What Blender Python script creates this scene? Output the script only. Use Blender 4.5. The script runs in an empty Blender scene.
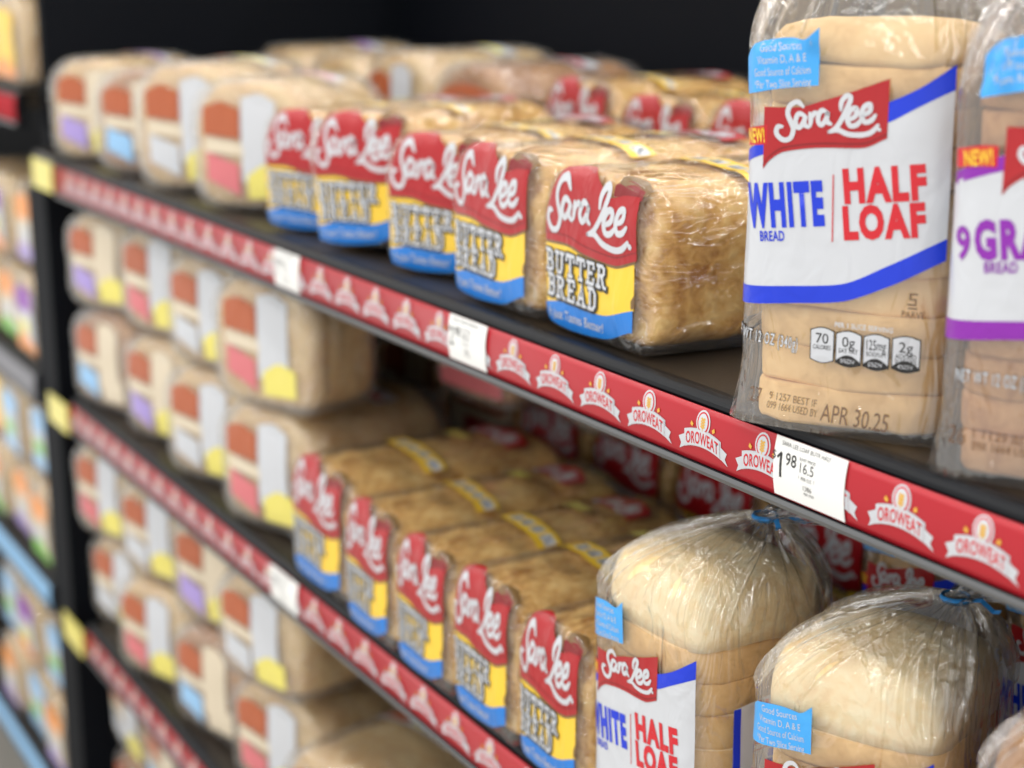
import bpy, bmesh, math, random
from mathutils import Vector, Matrix, noise
from mathutils.bvhtree import BVHTree
PI = math.pi
R = math.radians
scene = bpy.context.scene
col = scene.collection

# ------------------------------------------------------------------ camera
CAM = Vector((0.0, -0.64, 0.278))
F_PX, PITCH, YAW, ROLL = 1701.0, 0.2417, 0.5159, -0.0023
fw = Vector((-math.cos(YAW)*math.cos(PITCH), math.sin(YAW)*math.cos(PITCH), -math.sin(PITCH)))
rt = Vector((math.sin(YAW), math.cos(YAW), 0))
up = rt.cross(fw)
rt2 = rt*math.cos(ROLL) + up*math.sin(ROLL)
up2 = up*math.cos(ROLL) - rt*math.sin(ROLL)
cam_data = bpy.data.cameras.new('camera')
cam = bpy.data.objects.new('camera', cam_data)
col.objects.link(cam)
m3 = Matrix((rt2, up2, -fw)).transposed()
cam.matrix_world = Matrix.Translation(CAM) @ m3.to_4x4()
cam_data.sensor_width = 36.0
cam_data.lens = F_PX/1024*36
cam_data.clip_start = 0.02
cam_data.dof.use_dof = True
cam_data.dof.focus_distance = 1.085
cam_data.dof.aperture_fstop = 4.0
scene.camera = cam

# ------------------------------------------------------------------ world, lamps, exposure
world = bpy.data.worlds.new('store_air')
scene.world = world
world.use_nodes = True
bg = world.node_tree.nodes['Background']
bg.inputs[0].default_value = (1.0, 0.985, 0.955, 1)
bg.inputs[1].default_value = 1.22
def area(name, loc, rot, sx, sy, power, c=(1, 0.985, 0.95)):
    l = bpy.data.lights.new(name, 'AREA')
    l.shape = 'RECTANGLE'; l.size = sx; l.size_y = sy; l.energy = power; l.color = c
    o = bpy.data.objects.new(name, l); col.objects.link(o)
    o.location = loc; o.rotation_euler = rot
    o['kind'] = 'helper'
    return o
for i, y in enumerate((-5.0, -3.6, -2.2, -0.9, 0.9, 2.3, 3.8)):      # tube rows along the store ceiling
    area('ceiling_tube_row', (-1.6, y, 2.35), (0, 0, 0), 9.0, 0.09, 52)
vs = scene.view_settings
vs.view_transform = 'Standard'; vs.look = 'None'; vs.gamma = 1; vs.use_curve_mapping = False
vs.exposure = -0.15
scene.cycles.transparent_max_bounces = 48
scene.cycles.max_bounces = 10
scene.cycles.caustics_reflective = False
scene.cycles.caustics_refractive = False

# ------------------------------------------------------------------ materials
def lin(c):
    return tuple((v/12.92 if v <= 0.04045 else ((v+0.055)/1.055)**2.4) for v in (x/255 for x in c)) + (1,)
MATS = {}
def nodes_of(name):
    m = bpy.data.materials.new(name); m.use_nodes = True
    return m, m.node_tree.nodes, m.node_tree.links
def plain(name, rgb, rough=0.5, spec=0.4, metal=0, bump=0, bscale=200, var=0.0):
    if name in MATS: return MATS[name]
    m, n, l = nodes_of(name)
    b = n['Principled BSDF']
    b.inputs['Base Color'].default_value = lin(rgb)
    b.inputs['Roughness'].default_value = rough
    b.inputs['Specular IOR Level'].default_value = spec
    b.inputs['Metallic'].default_value = metal
    if bump or var:
        tc = n.new('ShaderNodeTexCoord'); t = n.new('ShaderNodeTexNoise'); t.inputs['Scale'].default_value = bscale
        t.inputs['Detail'].default_value = 4
        l.new(tc.outputs['Object'], t.inputs['Vector'])
        if bump:
            bp = n.new('ShaderNodeBump'); bp.inputs['Strength'].default_value = bump; bp.inputs['Distance'].default_value = 0.002
            l.new(t.outputs['Fac'], bp.inputs['Height']); l.new(bp.outputs[0], b.inputs['Normal'])
        if var:
            mx = n.new('ShaderNodeMixRGB'); mx.inputs[1].default_value = lin(rgb)
            mx.inputs[2].default_value = lin(tuple(int(v*(1-var)) for v in rgb))
            l.new(t.outputs['Fac'], mx.inputs[0]); l.new(mx.outputs[0], b.inputs['Base Color'])
    MATS[name] = m
    return m
def crust(name, light, mid, dark, s1=9, s2=55, bump=0.5, lo=0.35, hi=0.7):
    m, n, l = nodes_of(name)
    b = n['Principled BSDF']
    b.inputs['Roughness'].default_value = 0.7; b.inputs['Specular IOR Level'].default_value = 0.2
    tc = n.new('ShaderNodeTexCoord')
    t = n.new('ShaderNodeTexNoise'); t.inputs['Scale'].default_value = s1; t.inputs['Detail'].default_value = 6; t.inputs['Roughness'].default_value = 0.62
    t2 = n.new('ShaderNodeTexNoise'); t2.inputs['Scale'].default_value = s2; t2.inputs['Detail'].default_value = 5; t2.inputs['Distortion'].default_value = 0.6
    l.new(tc.outputs['Object'], t.inputs['Vector']); l.new(tc.outputs['Object'], t2.inputs['Vector'])
    mt = n.new('ShaderNodeMath'); mt.operation = 'MULTIPLY_ADD'; mt.inputs[1].default_value = 0.45
    l.new(t2.outputs['Fac'], mt.inputs[0])
    m2 = n.new('ShaderNodeMath'); m2.operation = 'MULTIPLY'; m2.inputs[1].default_value = 0.55
    l.new(t.outputs['Fac'], m2.inputs[0]); l.new(m2.outputs[0], mt.inputs[2])
    cr = n.new('ShaderNodeValToRGB'); e = cr.color_ramp.elements
    e[0].position = lo; e[0].color = lin(dark); e[1].position = hi; e[1].color = lin(light)
    k = e.new((lo+hi)/2); k.color = lin(mid)
    l.new(mt.outputs[0], cr.inputs[0]); l.new(cr.outputs[0], b.inputs['Base Color'])
    bp = n.new('ShaderNodeBump'); bp.inputs['Strength'].default_value = bump; bp.inputs['Distance'].default_value = 0.003
    l.new(t2.outputs['Fac'], bp.inputs['Height']); l.new(bp.outputs[0], b.inputs['Normal'])
    MATS[name] = m
    return m
def film(name, haze=0.05, rough=0.09, bscale=(40, 40, 40), bdist=0.0016, fbase=0.05, tint=(0.97, 0.97, 0.97), bstr=0.7):
    m, n, l = nodes_of(name)
    n.remove(n['Principled BSDF'])
    out = n['Material Output']
    tc = n.new('ShaderNodeTexCoord'); mp = n.new('ShaderNodeMapping'); mp.inputs['Scale'].default_value = bscale
    l.new(tc.outputs['Object'], mp.inputs['Vector'])
    t = n.new('ShaderNodeTexNoise'); t.inputs['Scale'].default_value = 1; t.inputs['Detail'].default_value = 3; t.inputs['Distortion'].default_value = 1.2
    l.new(mp.outputs[0], t.inputs['Vector'])
    sb = n.new('ShaderNodeMath'); sb.operation = 'SUBTRACT'; sb.inputs[1].default_value = 0.5
    ab = n.new('ShaderNodeMath'); ab.operation = 'ABSOLUTE'                      # sharp creases where the noise crosses its middle
    l.new(t.outputs['Fac'], sb.inputs[0]); l.new(sb.outputs[0], ab.inputs[0])
    bp = n.new('ShaderNodeBump'); bp.inputs['Strength'].default_value = bstr; bp.inputs['Distance'].default_value = bdist*8
    l.new(ab.outputs[0], bp.inputs['Height'])
    lw = n.new('ShaderNodeLayerWeight'); lw.inputs['Blend'].default_value = 0.5
    l.new(bp.outputs[0], lw.inputs['Normal'])
    pw = n.new('ShaderNodeMath'); pw.operation = 'POWER'; pw.inputs[1].default_value = 4
    l.new(lw.outputs['Facing'], pw.inputs[0])
    ma = n.new('ShaderNodeMath'); ma.operation = 'MULTIPLY_ADD'; ma.inputs[1].default_value = 0.55; ma.inputs[2].default_value = fbase
    l.new(pw.outputs[0], ma.inputs[0])
    tr = n.new('ShaderNodeBsdfTransparent'); tr.inputs[0].default_value = tint+(1,)
    df = n.new('ShaderNodeBsdfTranslucent'); df.inputs[0].default_value = (0.9, 0.9, 0.9, 1)
    d2 = n.new('ShaderNodeBsdfDiffuse'); d2.inputs[0].default_value = (0.9, 0.9, 0.9, 1)
    hz = n.new('ShaderNodeMixShader'); hz.inputs[0].default_value = 0.5
    l.new(df.outputs[0], hz.inputs[1]); l.new(d2.outputs[0], hz.inputs[2])
    mh = n.new('ShaderNodeMixShader'); mh.inputs[0].default_value = haze
    l.new(tr.outputs[0], mh.inputs[1]); l.new(hz.outputs[0], mh.inputs[2])
    gl = n.new('ShaderNodeBsdfGlossy'); gl.inputs['Roughness'].default_value = rough
    l.new(bp.outputs[0], gl.inputs['Normal'])
    mg = n.new('ShaderNodeMixShader')
    l.new(ma.outputs[0], mg.inputs[0]); l.new(mh.outputs[0], mg.inputs[1]); l.new(gl.outputs[0], mg.inputs[2])
    l.new(mg.outputs[0], out.inputs[0])
    MATS[name] = m
    return m

crust('butter_crust', (248, 214, 146), (226, 178, 106), (172, 114, 48), s1=15, s2=95, bump=0.8, lo=0.36, hi=0.64)
crust('pan_crust', (248, 210, 150), (240, 196, 132), (212, 164, 100), s1=8, s2=90, bump=0.3)
crust('crumb', (255, 238, 196), (253, 224, 172), (240, 200, 142), s1=13, s2=120, bump=0.35, lo=0.34, hi=0.62)
crust('top_crust', (242, 208, 152), (234, 194, 134), (212, 166, 106), s1=11, s2=110, bump=0.3)
crust('grain_crust', (205, 160, 116), (186, 138, 92), (150, 98, 60), s1=10, s2=110, bump=0.5)
crust('brown_crust', (214, 164, 100), (186, 130, 70), (146, 92, 44), s1=12, s2=60, bump=0.5)
crust('pale_crust', (238, 212, 164), (226, 192, 134), (198, 152, 92), s1=12, s2=60, bump=0.4)
film('butter_film', haze=0.05, bscale=(48, 11, 40), bdist=0.0027, fbase=0.12, rough=0.035)
film('half_film', haze=0.08, bscale=(30, 30, 10), bdist=0.0024, rough=0.03, fbase=0.14)
film('far_film', haze=0.16, bscale=(50, 20, 45), bdist=0.003, rough=0.08, fbase=0.13)  # extra milky haze puts the whitish glare of the far bags into the film
P = {}
def ink(k, rgb, rough=0.3):
    m = P[k] = plain('ink_'+k, rgb, rough, 0.5)
    n, l = m.node_tree.nodes, m.node_tree.links                     # printed film creases like the clear film around it
    tc = n.new('ShaderNodeTexCoord'); mp = n.new('ShaderNodeMapping'); mp.inputs['Scale'].default_value = (46, 30, 30)
    t = n.new('ShaderNodeTexNoise'); t.inputs['Scale'].default_value = 1; t.inputs['Detail'].default_value = 2; t.inputs['Distortion'].default_value = 0.8
    bp = n.new('ShaderNodeBump'); bp.inputs['Strength'].default_value = 0.35; bp.inputs['Distance'].default_value = 0.006
    l.new(tc.outputs['Object'], mp.inputs['Vector']); l.new(mp.outputs[0], t.inputs['Vector']); l.new(t.outputs['Fac'], bp.inputs['Height']); l.new(bp.outputs[0], n['Principled BSDF'].inputs['Normal'])
ink('red', (172, 24, 32)); ink('dark_red', (128, 18, 24)); ink('crimson', (205, 24, 40)); ink('yellow', (246, 204, 60)); ink('pale_yellow', (232, 220, 112))
ink('blue', (28, 124, 214)); ink('royal', (8, 52, 208)); ink('sky', (66, 166, 240)); ink('white', (203, 206, 212)); ink('black', (28, 26, 26))
ink('purple', (136, 28, 166)); ink('brown', (120, 92, 56)); ink('rust', (178, 92, 54)); ink('pink', (214, 116, 122)); ink('lilac', (170, 150, 214))
ink('green', (120, 196, 70)); ink('orange', (240, 150, 60)); ink('gold', (222, 170, 60)); ink('grey', (150, 150, 156)); ink('cream', (218, 204, 180)); ink('letter_grey', (225, 225, 228))
ink('pale_blue', (150, 196, 236)); ink('date', (110, 84, 66)); ink('navy', (24, 36, 110))
RAIL = plain('rail_black', (13, 16, 21), 0.42, 0.22)
LIP = plain('rail_lip', (92, 94, 96), 0.4, 0.5)
BOARD = plain('board_black', (38, 32, 26), 0.38, 0.4, bump=0.15, bscale=400)
STRIP = plain('strip_red', (178, 29, 42), 0.3, 0.45)
PAPER = plain('tag_paper', (240, 240, 238), 0.5, 0.3)
NAVY = plain('panel_navy', (7, 10, 19), 0.7, 0.12, var=0.2, bscale=4)
STEEL = plain('upright_steel', (8, 12, 19), 0.65, 0.12)
TIE = plain('tie_blue', (60, 150, 226), 0.4, 0.4)

# ------------------------------------------------------------------ mesh helpers
class MB:
    def __init__(s): s.v = []; s.f = []; s.m = []
    def add(s, vs, fs, mi=0):
        o = len(s.v); s.v += [tuple(v) for v in vs]
        s.f += [tuple(i+o for i in f) for f in fs]; s.m += [mi]*len(fs)
    def box(s, x0, x1, y0, y1, z0, z1, mi=0):
        s.add([(x0,y0,z0),(x1,y0,z0),(x1,y1,z0),(x0,y1,z0),(x0,y0,z1),(x1,y0,z1),(x1,y1,z1),(x0,y1,z1)],
              [(3,2,1,0),(4,5,6,7),(0,1,5,4),(1,2,6,5),(2,3,7,6),(3,0,4,7)], mi)
    def mesh(s, name, mats, smooth=False):
        me = bpy.data.meshes.new(name); me.from_pydata(s.v, [], s.f)
        for m in mats: me.materials.append(m)
        me.polygons.foreach_set('material_index', s.m)
        if smooth: me.polygons.foreach_set('use_smooth', [True]*len(me.polygons))
        me.update(); return me
def link(name, data, parent=None):
    o = bpy.data.objects.new(name, data); col.objects.link(o)
    if parent: o.parent = parent
    return o
def tag(o, label, cat, group=None, kind=None):
    o['label'] = label; o['category'] = cat
    if group: o['group'] = group
    if kind: o['kind'] = kind
    return o
def copy_tree(o, parent=None):
    c = o.copy(); col.objects.link(c); c.parent = parent
    for ch in o.children: copy_tree(ch, c)
    return c
def rings(rs, cap0=True, cap1=True):
    n = len(rs[0]); vs = [p for r in rs for p in r]; fs = []
    for i in range(len(rs)-1):
        for j in range(n):
            k = (j+1) % n
            fs.append((i*n+j, i*n+k, (i+1)*n+k, (i+1)*n+j))
    if cap0: fs.append(tuple(range(n-1, -1, -1)))
    if cap1: fs.append(tuple(range((len(rs)-1)*n, len(rs)*n)))
    return vs, fs
def sup(th, a, b, e):
    c, s = math.cos(th), math.sin(th)
    return a*math.copysign(abs(c)**(2/e), c), b*math.copysign(abs(s)**(2/e), s)

# flat artwork: shapes in (u, v) with an ink and a layer, later laid onto a surface
def interp(pts):
    n = len(pts); d = [(pts[i+1][1]-pts[i][1])/(pts[i+1][0]-pts[i][0]) for i in range(n-1)]
    m = [d[0]]+[(0 if d[i-1]*d[i] <= 0 else 2*d[i-1]*d[i]/(d[i-1]+d[i])) for i in range(1, n-1)]+[d[-1]]
    def f(x):
        if x <= pts[0][0]: return pts[0][1]
        for i in range(n-1):
            (a, b), (c, e) = pts[i], pts[i+1]
            if x <= c:
                h = c-a; t = (x-a)/h
                return (2*t**3-3*t*t+1)*b+(t**3-2*t*t+t)*h*m[i]+(3*t*t-2*t**3)*e+(t**3-t*t)*h*m[i+1]
        return pts[-1][1]
    return f
class Art:
    def __init__(s): s.items = []
    def band(s, x0, x1, bot, top, k, layer, nx=28, ny=5):
        fb = interp(bot) if isinstance(bot, list) else (lambda x: bot)
        ft = interp(top) if isinstance(top, list) else (lambda x: top)
        vs = []; fs = []
        for i in range(nx+1):
            x = x0+(x1-x0)*i/nx; b, t = fb(x), ft(x)
            t = max(t, b+1e-5)
            for j in range(ny+1): vs.append((x, b+(t-b)*j/ny))
        for i in range(nx):
            for j in range(ny):
                a = i*(ny+1)+j; fs.append((a, a+ny+1, a+ny+2, a+1))
        s.items.append((vs, fs, k, layer)); return s
    def poly(s, pts, k, layer):
        vs, fs = refine(list(pts), [(0, i, i+1) for i in range(1, len(pts)-1)], 0.006)
        s.items.append((vs, fs, k, layer)); return s
    def text(s, t, x, y, h, k, layer, w=None, rot=0, shear=0, bold=0.0, bend=0, align='CENTER', res=3, sp=None):
        vs, fs = text2d(t, bold, res, sp)
        xs = [v[0] for v in vs]; ys = [v[1] for v in vs]
        x0, x1 = min(xs), max(xs); H = CAPH
        sy = h/H; sx = sy if w is None else w/(x1-x0)
        ox = {'CENTER': (x0+x1)/2, 'LEFT': x0}[align]
        c, sn = math.cos(rot), math.sin(rot); out = []
        for a, b in vs:
            a = (a-ox)*sx; b = b*sy - h/2; a += b*shear; b -= bend*a*a
            out.append((x+a*c-b*sn, y+a*sn+b*c))
        s.items.append((*refine(out, fs, max(h*0.6, 0.003)), k, layer)); return s
    def strokes(s, paths, x, y, sc, w, k, layer, rot=0, sx=1.0, shear=0, smooth=True):
        c, sn = math.cos(rot), math.sin(rot)
        for p in paths:
            q = []
            for a, b in p:
                a, b = a*sc*sx + b*sc*shear, b*sc
                q.append((x+a*c-b*sn, y+a*sn+b*c))
            s.items.append((*ribbon(q, w, smooth), k, layer))
        return s
    def build(s, name, fn, parent, thick=0):
        mb = MB(); ks = []
        for vs, fs, k, ly in s.items:
            if k not in ks: ks.append(k)
            mb.add([fn(a, b, ly) for a, b in vs], fs, ks.index(k))
        me = mb.mesh(name, [P[k] for k in ks], True)
        return link(name, me, parent) if parent is not None else me
def refine(vs, fs, L):
    tr = []
    for f in fs:
        for i in range(1, len(f)-1): tr.append((f[0], f[i], f[i+1]))
    vs = list(vs); out = []; mid = {}
    while tr:
        a, b, c = tr.pop()
        es = sorted(((math.dist(vs[p], vs[q]), p, q, r) for p, q, r in ((a,b,c),(b,c,a),(c,a,b))), reverse=True)[0]
        if es[0] <= L: out.append((a, b, c)); continue
        _, p, q, r = es; key = (min(p, q), max(p, q))
        if key not in mid:
            mid[key] = len(vs); vs.append(((vs[p][0]+vs[q][0])/2, (vs[p][1]+vs[q][1])/2))
        mm = mid[key]; tr += [(p, mm, r), (mm, q, r)]
    return vs, out
TXT = {}
CAPH = 0.69
def text2d(t, bold, res, sp=None):
    key = (t, bold, res, sp)
    if key not in TXT:
        cu = bpy.data.curves.new('lettering', 'FONT'); cu.body = t; cu.size = 1; cu.resolution_u = res; cu.offset = bold; cu.space_character = sp or 1+bold*3.2; cu.fill_mode = 'BOTH'
        o = bpy.data.objects.new('lettering', cu); col.objects.link(o)
        dg = bpy.context.evaluated_depsgraph_get(); dg.update()
        me = o.evaluated_get(dg).to_mesh()
        TXT[key] = ([(v.co.x, v.co.y) for v in me.vertices], [tuple(p.vertices) for p in me.polygons])
        o.evaluated_get(dg).to_mesh_clear()
        bpy.data.objects.remove(o); bpy.data.curves.remove(cu)
    return TXT[key]
def ribbon(p, w, smooth=True):
    if smooth and len(p) > 2:
        q = [p[0]]+list(p)+[p[-1]]; r = []
        for i in range(1, len(q)-2):
            for t in (0, .25, .5, .75):
                a, b, c, d = q[i-1], q[i], q[i+1], q[i+2]
                r.append(tuple(0.5*(2*b[k]+(c[k]-a[k])*t+(2*a[k]-5*b[k]+4*c[k]-d[k])*t*t+(3*b[k]-a[k]-3*c[k]+d[k])*t**3) for k in (0, 1)))
        r.append(p[-1]); p = r
    n = len(p); vs = []; fs = []
    for i in range(n):
        a, b = p[max(i-1, 0)], p[min(i+1, n-1)]
        dx, dy = b[0]-a[0], b[1]-a[1]; d = math.hypot(dx, dy) or 1; dx /= d; dy /= d
        ww = w/2
        if smooth: ww *= 0.62+0.38*min(1, min(i, n-1-i)/3.0)
        k = 1.0
        if not smooth and 0 < i < n-1:
            e = (p[i][0]-a[0], p[i][1]-a[1]); ed = math.hypot(*e) or 1
            k = min(1.5, 1/max(0.5, abs((e[0]*dx+e[1]*dy)/ed)))
        vs += [(p[i][0]-dy*ww*k, p[i][1]+dx*ww*k), (p[i][0]+dy*ww*k, p[i][1]-dx*ww*k)]
        if i: fs.append((2*i-2, 2*i-1, 2*i+1, 2*i))
    if smooth:
        for c in (0, n-1):
            o = len(vs); r = w*0.31
            vs += [(p[c][0]+r*math.cos(t*PI/4), p[c][1]+r*math.sin(t*PI/4)) for t in range(8)]
            fs.append(tuple(range(o, o+8)))
    else:                                                            # square ends a little longer than the line
        for c, s_ in ((0, -1), (n-1, 1)):
            a, b = (p[0], p[1]) if c == 0 else (p[-2], p[-1])
            dx, dy = b[0]-a[0], b[1]-a[1]; d = math.hypot(dx, dy) or 1; dx *= s_*w*0.5/d; dy *= s_*w*0.5/d
            o = len(vs); q0, q1 = vs[2*c], vs[2*c+1]
            vs += [q0, q1, (q1[0]+dx, q1[1]+dy), (q0[0]+dx, q0[1]+dy)]; fs.append((o, o+1, o+2, o+3))
    return vs, fs
# the flowing brand script, traced as pen strokes in a 490-unit wide box
_S = [[(338,562),(312,540),(277,553),(262,590),(276,630),(288,664),(272,704),(236,710),(206,682),(212,652),(234,650)],
      [(347,604),(314,594),(298,634),(316,657),(342,626),(348,602),(342,640),(362,656)],
      [(370,592),(374,622),(370,650)], [(373,622),(392,592),(411,598)],
      [(457,590),(426,582),(409,622),(427,646),(453,614),(459,588),(454,628),(474,642)],
      [(524,580),(527,545),(550,518),(569,526),(556,566),(524,626),(494,664),(462,678)],[(462,678),(505,668),(556,688),(620,692),(664,680),(694,650)],
      [(560,626),(592,606),(594,574),(568,582),(553,618),(566,650),(596,646),(618,622)],
      [(624,608),(656,588),(657,558),(632,568),(618,604),(631,634),(660,630),(682,606)]]
SCRIPT = [[((a-445)/490, -(b-614)/490) for a, b in p] for p in _S]
SLAB = {
 'B': (.70, [[(.13,0),(.13,1)],[(0,1),(.42,1),(.58,.9),(.58,.64),(.42,.53),(.13,.53)],[(.42,.53),(.63,.42),(.63,.12),(.46,0),(0,0)]]),
 'U': (.76, [[(.13,1),(.13,.25),(.22,.05),(.38,0),(.54,.05),(.63,.25),(.63,1)],[(0,1),(.26,1)],[(.5,1),(.76,1)]]),
 'T': (.70, [[(.35,0),(.35,1)],[(0,.78),(0,1),(.7,1),(.7,.78)],[(.22,0),(.48,0)]]),
 'E': (.66, [[(.13,0),(.13,1)],[(0,1),(.6,1),(.6,.8)],[(0,0),(.63,0),(.63,.22)],[(.13,.52),(.44,.52)]]),
 'R': (.76, [[(.13,0),(.13,1)],[(0,1),(.42,1),(.58,.9),(.58,.66),(.42,.53),(.13,.53)],[(.36,.53),(.62,.02),(.76,0)],[(0,0),(.26,0)]]),
 'A': (.80, [[(.12,0),(.38,1),(.66,0)],[(.22,.33),(.56,.33)],[(0,0),(.24,0)],[(.54,0),(.8,0)]]),
 'D': (.74, [[(.13,0),(.13,1)],[(0,1),(.4,1),(.63,.78),(.63,.22),(.4,0),(0,0)]])}
def slab_word(art, word, x, y, h, w, k, layer, sw, rot):
    tot = sum(SLAB[c][0] for c in word)+0.30*(len(word)-1); sx = w/(tot*h); cx = 0
    for c in word:
        wd, ps = SLAB[c]
        art.strokes([[(a+cx, b) for a, b in p] for p in ps], x, y, h, sw*h, k, layer, rot, sx, 0, False)
        cx += wd+0.30

# ------------------------------------------------------------------ setting
def structure(name, mb, mats):
    o = link(name, mb.mesh(name, mats)); o['kind'] = 'structure'; return o
mb = MB(); mb.box(-6, 2.5, -3.5, 2.0, -1.62, -1.6)
structure('floor', mb, [plain('floor_vinyl', (188, 184, 176), 0.35, 0.4, var=0.12, bscale=3)])
mb = MB(); mb.box(-2.604, 1.0, 0.632, 0.66, -1.6, 0.50)
structure('wall_back', mb, [NAVY])
mb = MB(); mb.box(-9.0, -2.641, 0.632, 0.66, -1.6, 0.50)
structure('wall_back_next_bay', mb, [NAVY])

# shelves: board, nosing rail, red price strip with a row of emblems
ZS = {'upper': 0.008, 'middle': -0.343, 'lower': -0.700, 'bottom': -1.055}
X0, X1 = -2.44, 0.45
def extrude_x(prof, x0, x1, closed=True):
    n = len(prof); vs = [(x0, y, z) for y, z in prof]+[(x1, y, z) for y, z in prof]
    fs = [(i, (i+1) % n, n+(i+1) % n, n+i) for i in range(n if closed else n-1)]
    if closed: fs += [tuple(range(n-1, -1, -1)), tuple(range(n, 2*n))]
    return vs, fs
emb = Art()
N = 14
ar = lambda x: 0.30-0.62*x*x
emb.band(-0.40, 0.40, [(x/10, ar(x/10)-0.285) for x in range(-4, 5)], [(x/10, ar(x/10)+0.065) for x in range(-4, 5)], 'white', 0, 16, 2)
for sg in (-1, 1):
    emb.poly([(sg*.36, -.05), (sg*.36, .19), (sg*.53, .08), (sg*.48, -.04), (sg*.53, -.17)], 'white', 0)
    emb.strokes([[(sg*.37, -.05), (sg*.37, .21)]], 0, 0, 1, 0.012, 'crimson', 1, smooth=False)
ell = lambda rx, ry, cy, n=20: [(rx*math.cos(t*2*PI/n), cy+ry*math.sin(t*2*PI/n)) for t in range(n)]
emb.poly(ell(.15, .24, .50), 'white', 0)
emb.poly(ell(.125, .205, .50), 'crimson', 1)
emb.poly(ell(.10, .175, .50), 'white', 2)
emb.strokes([[(0, .34), (0, .58)]], 0, 0, 1, 0.02, 'gold', 3)
for j in range(4):
    for sg in (-1, 1):
        emb.poly([(0, .38+j*.05), (sg*.055, .42+j*.05), (sg*.02, .455+j*.05)], 'gold', 3)
emb.band(-0.38, 0.38, [(x/10, ar(x/10)-0.27) for x in range(-4, 5)], [(x/10, ar(x/10)+0.05) for x in range(-4, 5)], 'white', 3, 16, 2)
emb.text('OROWEAT', 0, 0.188, 0.225, 'crimson', 4, w=0.71, bold=0.02, bend=0.62)
for sg in (-1, 1): emb.poly([(sg*.22, .36), (sg*.27, .40), (sg*.25, .47), (sg*.20, .42)], 'gold', 2)
def strip_y(z):                                                     # the strip bulges a little towards the aisle
    t = (z+0.019)/0.019
    return -0.0075-0.0022*(1-t*t)
LOGO = 0.0345
emblem_mesh = emb.build('emblem', lambda a, b, ly: (a*0.050, strip_y(-0.0268+b*LOGO)-0.0004-ly*0.00012, -0.0268+b*LOGO), None)
def make_shelf(key, label, x0, x1, red=True, offs=0.0, logos=True, board_mat=BOARD):
    zt = ZS[key] if isinstance(key, str) else key
    root = link('shelf', None); root.location = (0, 0, zt-0.008)
    tag(root, label, 'shelf', 'bread shelves')
    xb, x0 = x0, max(x0, X0) if x1 > 0 else x0
    mb = MB(); mb.box(xb, x1, 0.006, 0.63, -0.020, 0.0075); link('board', mb.mesh('board', [board_mat]), root)
    prof = [(0.012, -0.050), (0.012, 0.0072)]
    prof += [(0.004+0.0085*math.cos(t), 0.0010+0.0072*math.sin(t)) for t in [R(a) for a in (80, 100, 120, 140, 160, 180)]]
    prof += [(-0.0035, -0.002), (-0.0035, -0.038), (-0.0085, -0.0385), (-0.0095, -0.0415), (-0.0085, -0.0445), (0.004, -0.0475)]
    vs, fs = extrude_x(prof, x0, x1); mb = MB(); mb.add(vs, fs)
    link('front_rail', mb.mesh('front_rail', [RAIL]), root)
    prof = [(-0.0088, -0.0445), (-0.0103, -0.0415), (-0.0092, -0.0388), (-0.0085, -0.0405), (-0.008, -0.044)]
    vs, fs = extrude_x(prof, x0, x1); mb = MB(); mb.add(vs, fs)
    link('rail_lip', mb.mesh('rail_lip', [LIP]), root)
    zz = [-0.038+0.038*i/8 for i in range(9)]
    prof = [(strip_y(z), z) for z in zz]+[(strip_y(z)+0.0012, z) for z in reversed(zz)]
    vs, fs = extrude_x(prof, x0+0.002, x1-0.002); mb = MB(); mb.add(vs, fs)
    st = link('price_strip', mb.mesh('price_strip', [STRIP if red is True else P[red or 'grey']], True), root)
    st['label'] = 'red price strip printed with white banner emblems' if logos else 'plain price strip'
    if logos:
        x = -0.6130+offs
        k = math.ceil((x0+0.04-x)/0.0621)
        while x+k*0.0621 < x1-0.03:
            o = link('emblem', emblem_mesh, st); o.location = (x+k*0.0621, 0, 0); k += 1
    return root
make_shelf('upper', 'upper shelf whose red strip carries the price tag of the white half loaf', -2.60, X1)
make_shelf('middle', 'middle shelf under the tied half-loaf bags and slanting butter loaves', X0, X1, offs=0.021)
make_shelf('lower', 'lower shelf one level beneath the slanting butter loaves', X0, X1, offs=0.04)
make_shelf('bottom', 'lowest shelf showing in the corner beneath the stacked loaves', X0, X1, offs=0.01)
# uprights between the two bays
mb = MB(); mb.box(-2.630, -2.605, 0.03, 0.66, -0.046, 0.5)
o = link('divider_panel', mb.mesh('divider_panel', [STEEL])); tag(o, 'dark panel rising above the upper shelf between the two bays', 'panel')
for i, z in enumerate((0.085, -0.352, -0.705, -1.085)):
    make_shelf(z+0.008, ['shelf of the next bay under the yellow packages', 'shelf of the next bay just past the middle shelf end',
               'shelf of the next bay just past the lower shelf end', 'lowest shelf of the next bay in the corner'][i], -7.0, -2.642, red=[True, 'grey', 'pale_blue', 'pale_blue'][i], logos=False)
mb = MB(); mb.box(-2.640, -2.535, 0.0, 0.62, -1.6, -0.047)
o = link('upright_post', mb.mesh('upright_post', [STEEL])); tag(o, 'wide dark upright post beside the ends of the middle and lower shelves', 'post')
# small yellow end clips on the strips beside the divider
for i, (z, nm) in enumerate(((-0.002, 'upper'), (-0.36, 'middle'), (-0.715, 'lower'))):
    mb = MB(); mb.box(-2.540, -2.436, -0.0145, -0.0112, z-0.036, z+0.006)
    o = link('shelf_tag', mb.mesh('shelf_tag', [P['pale_yellow']]))
    tag(o, 'blank yellow shelf tag at the far end of the %s strip' % nm, 'tag', 'yellow end tags')

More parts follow.
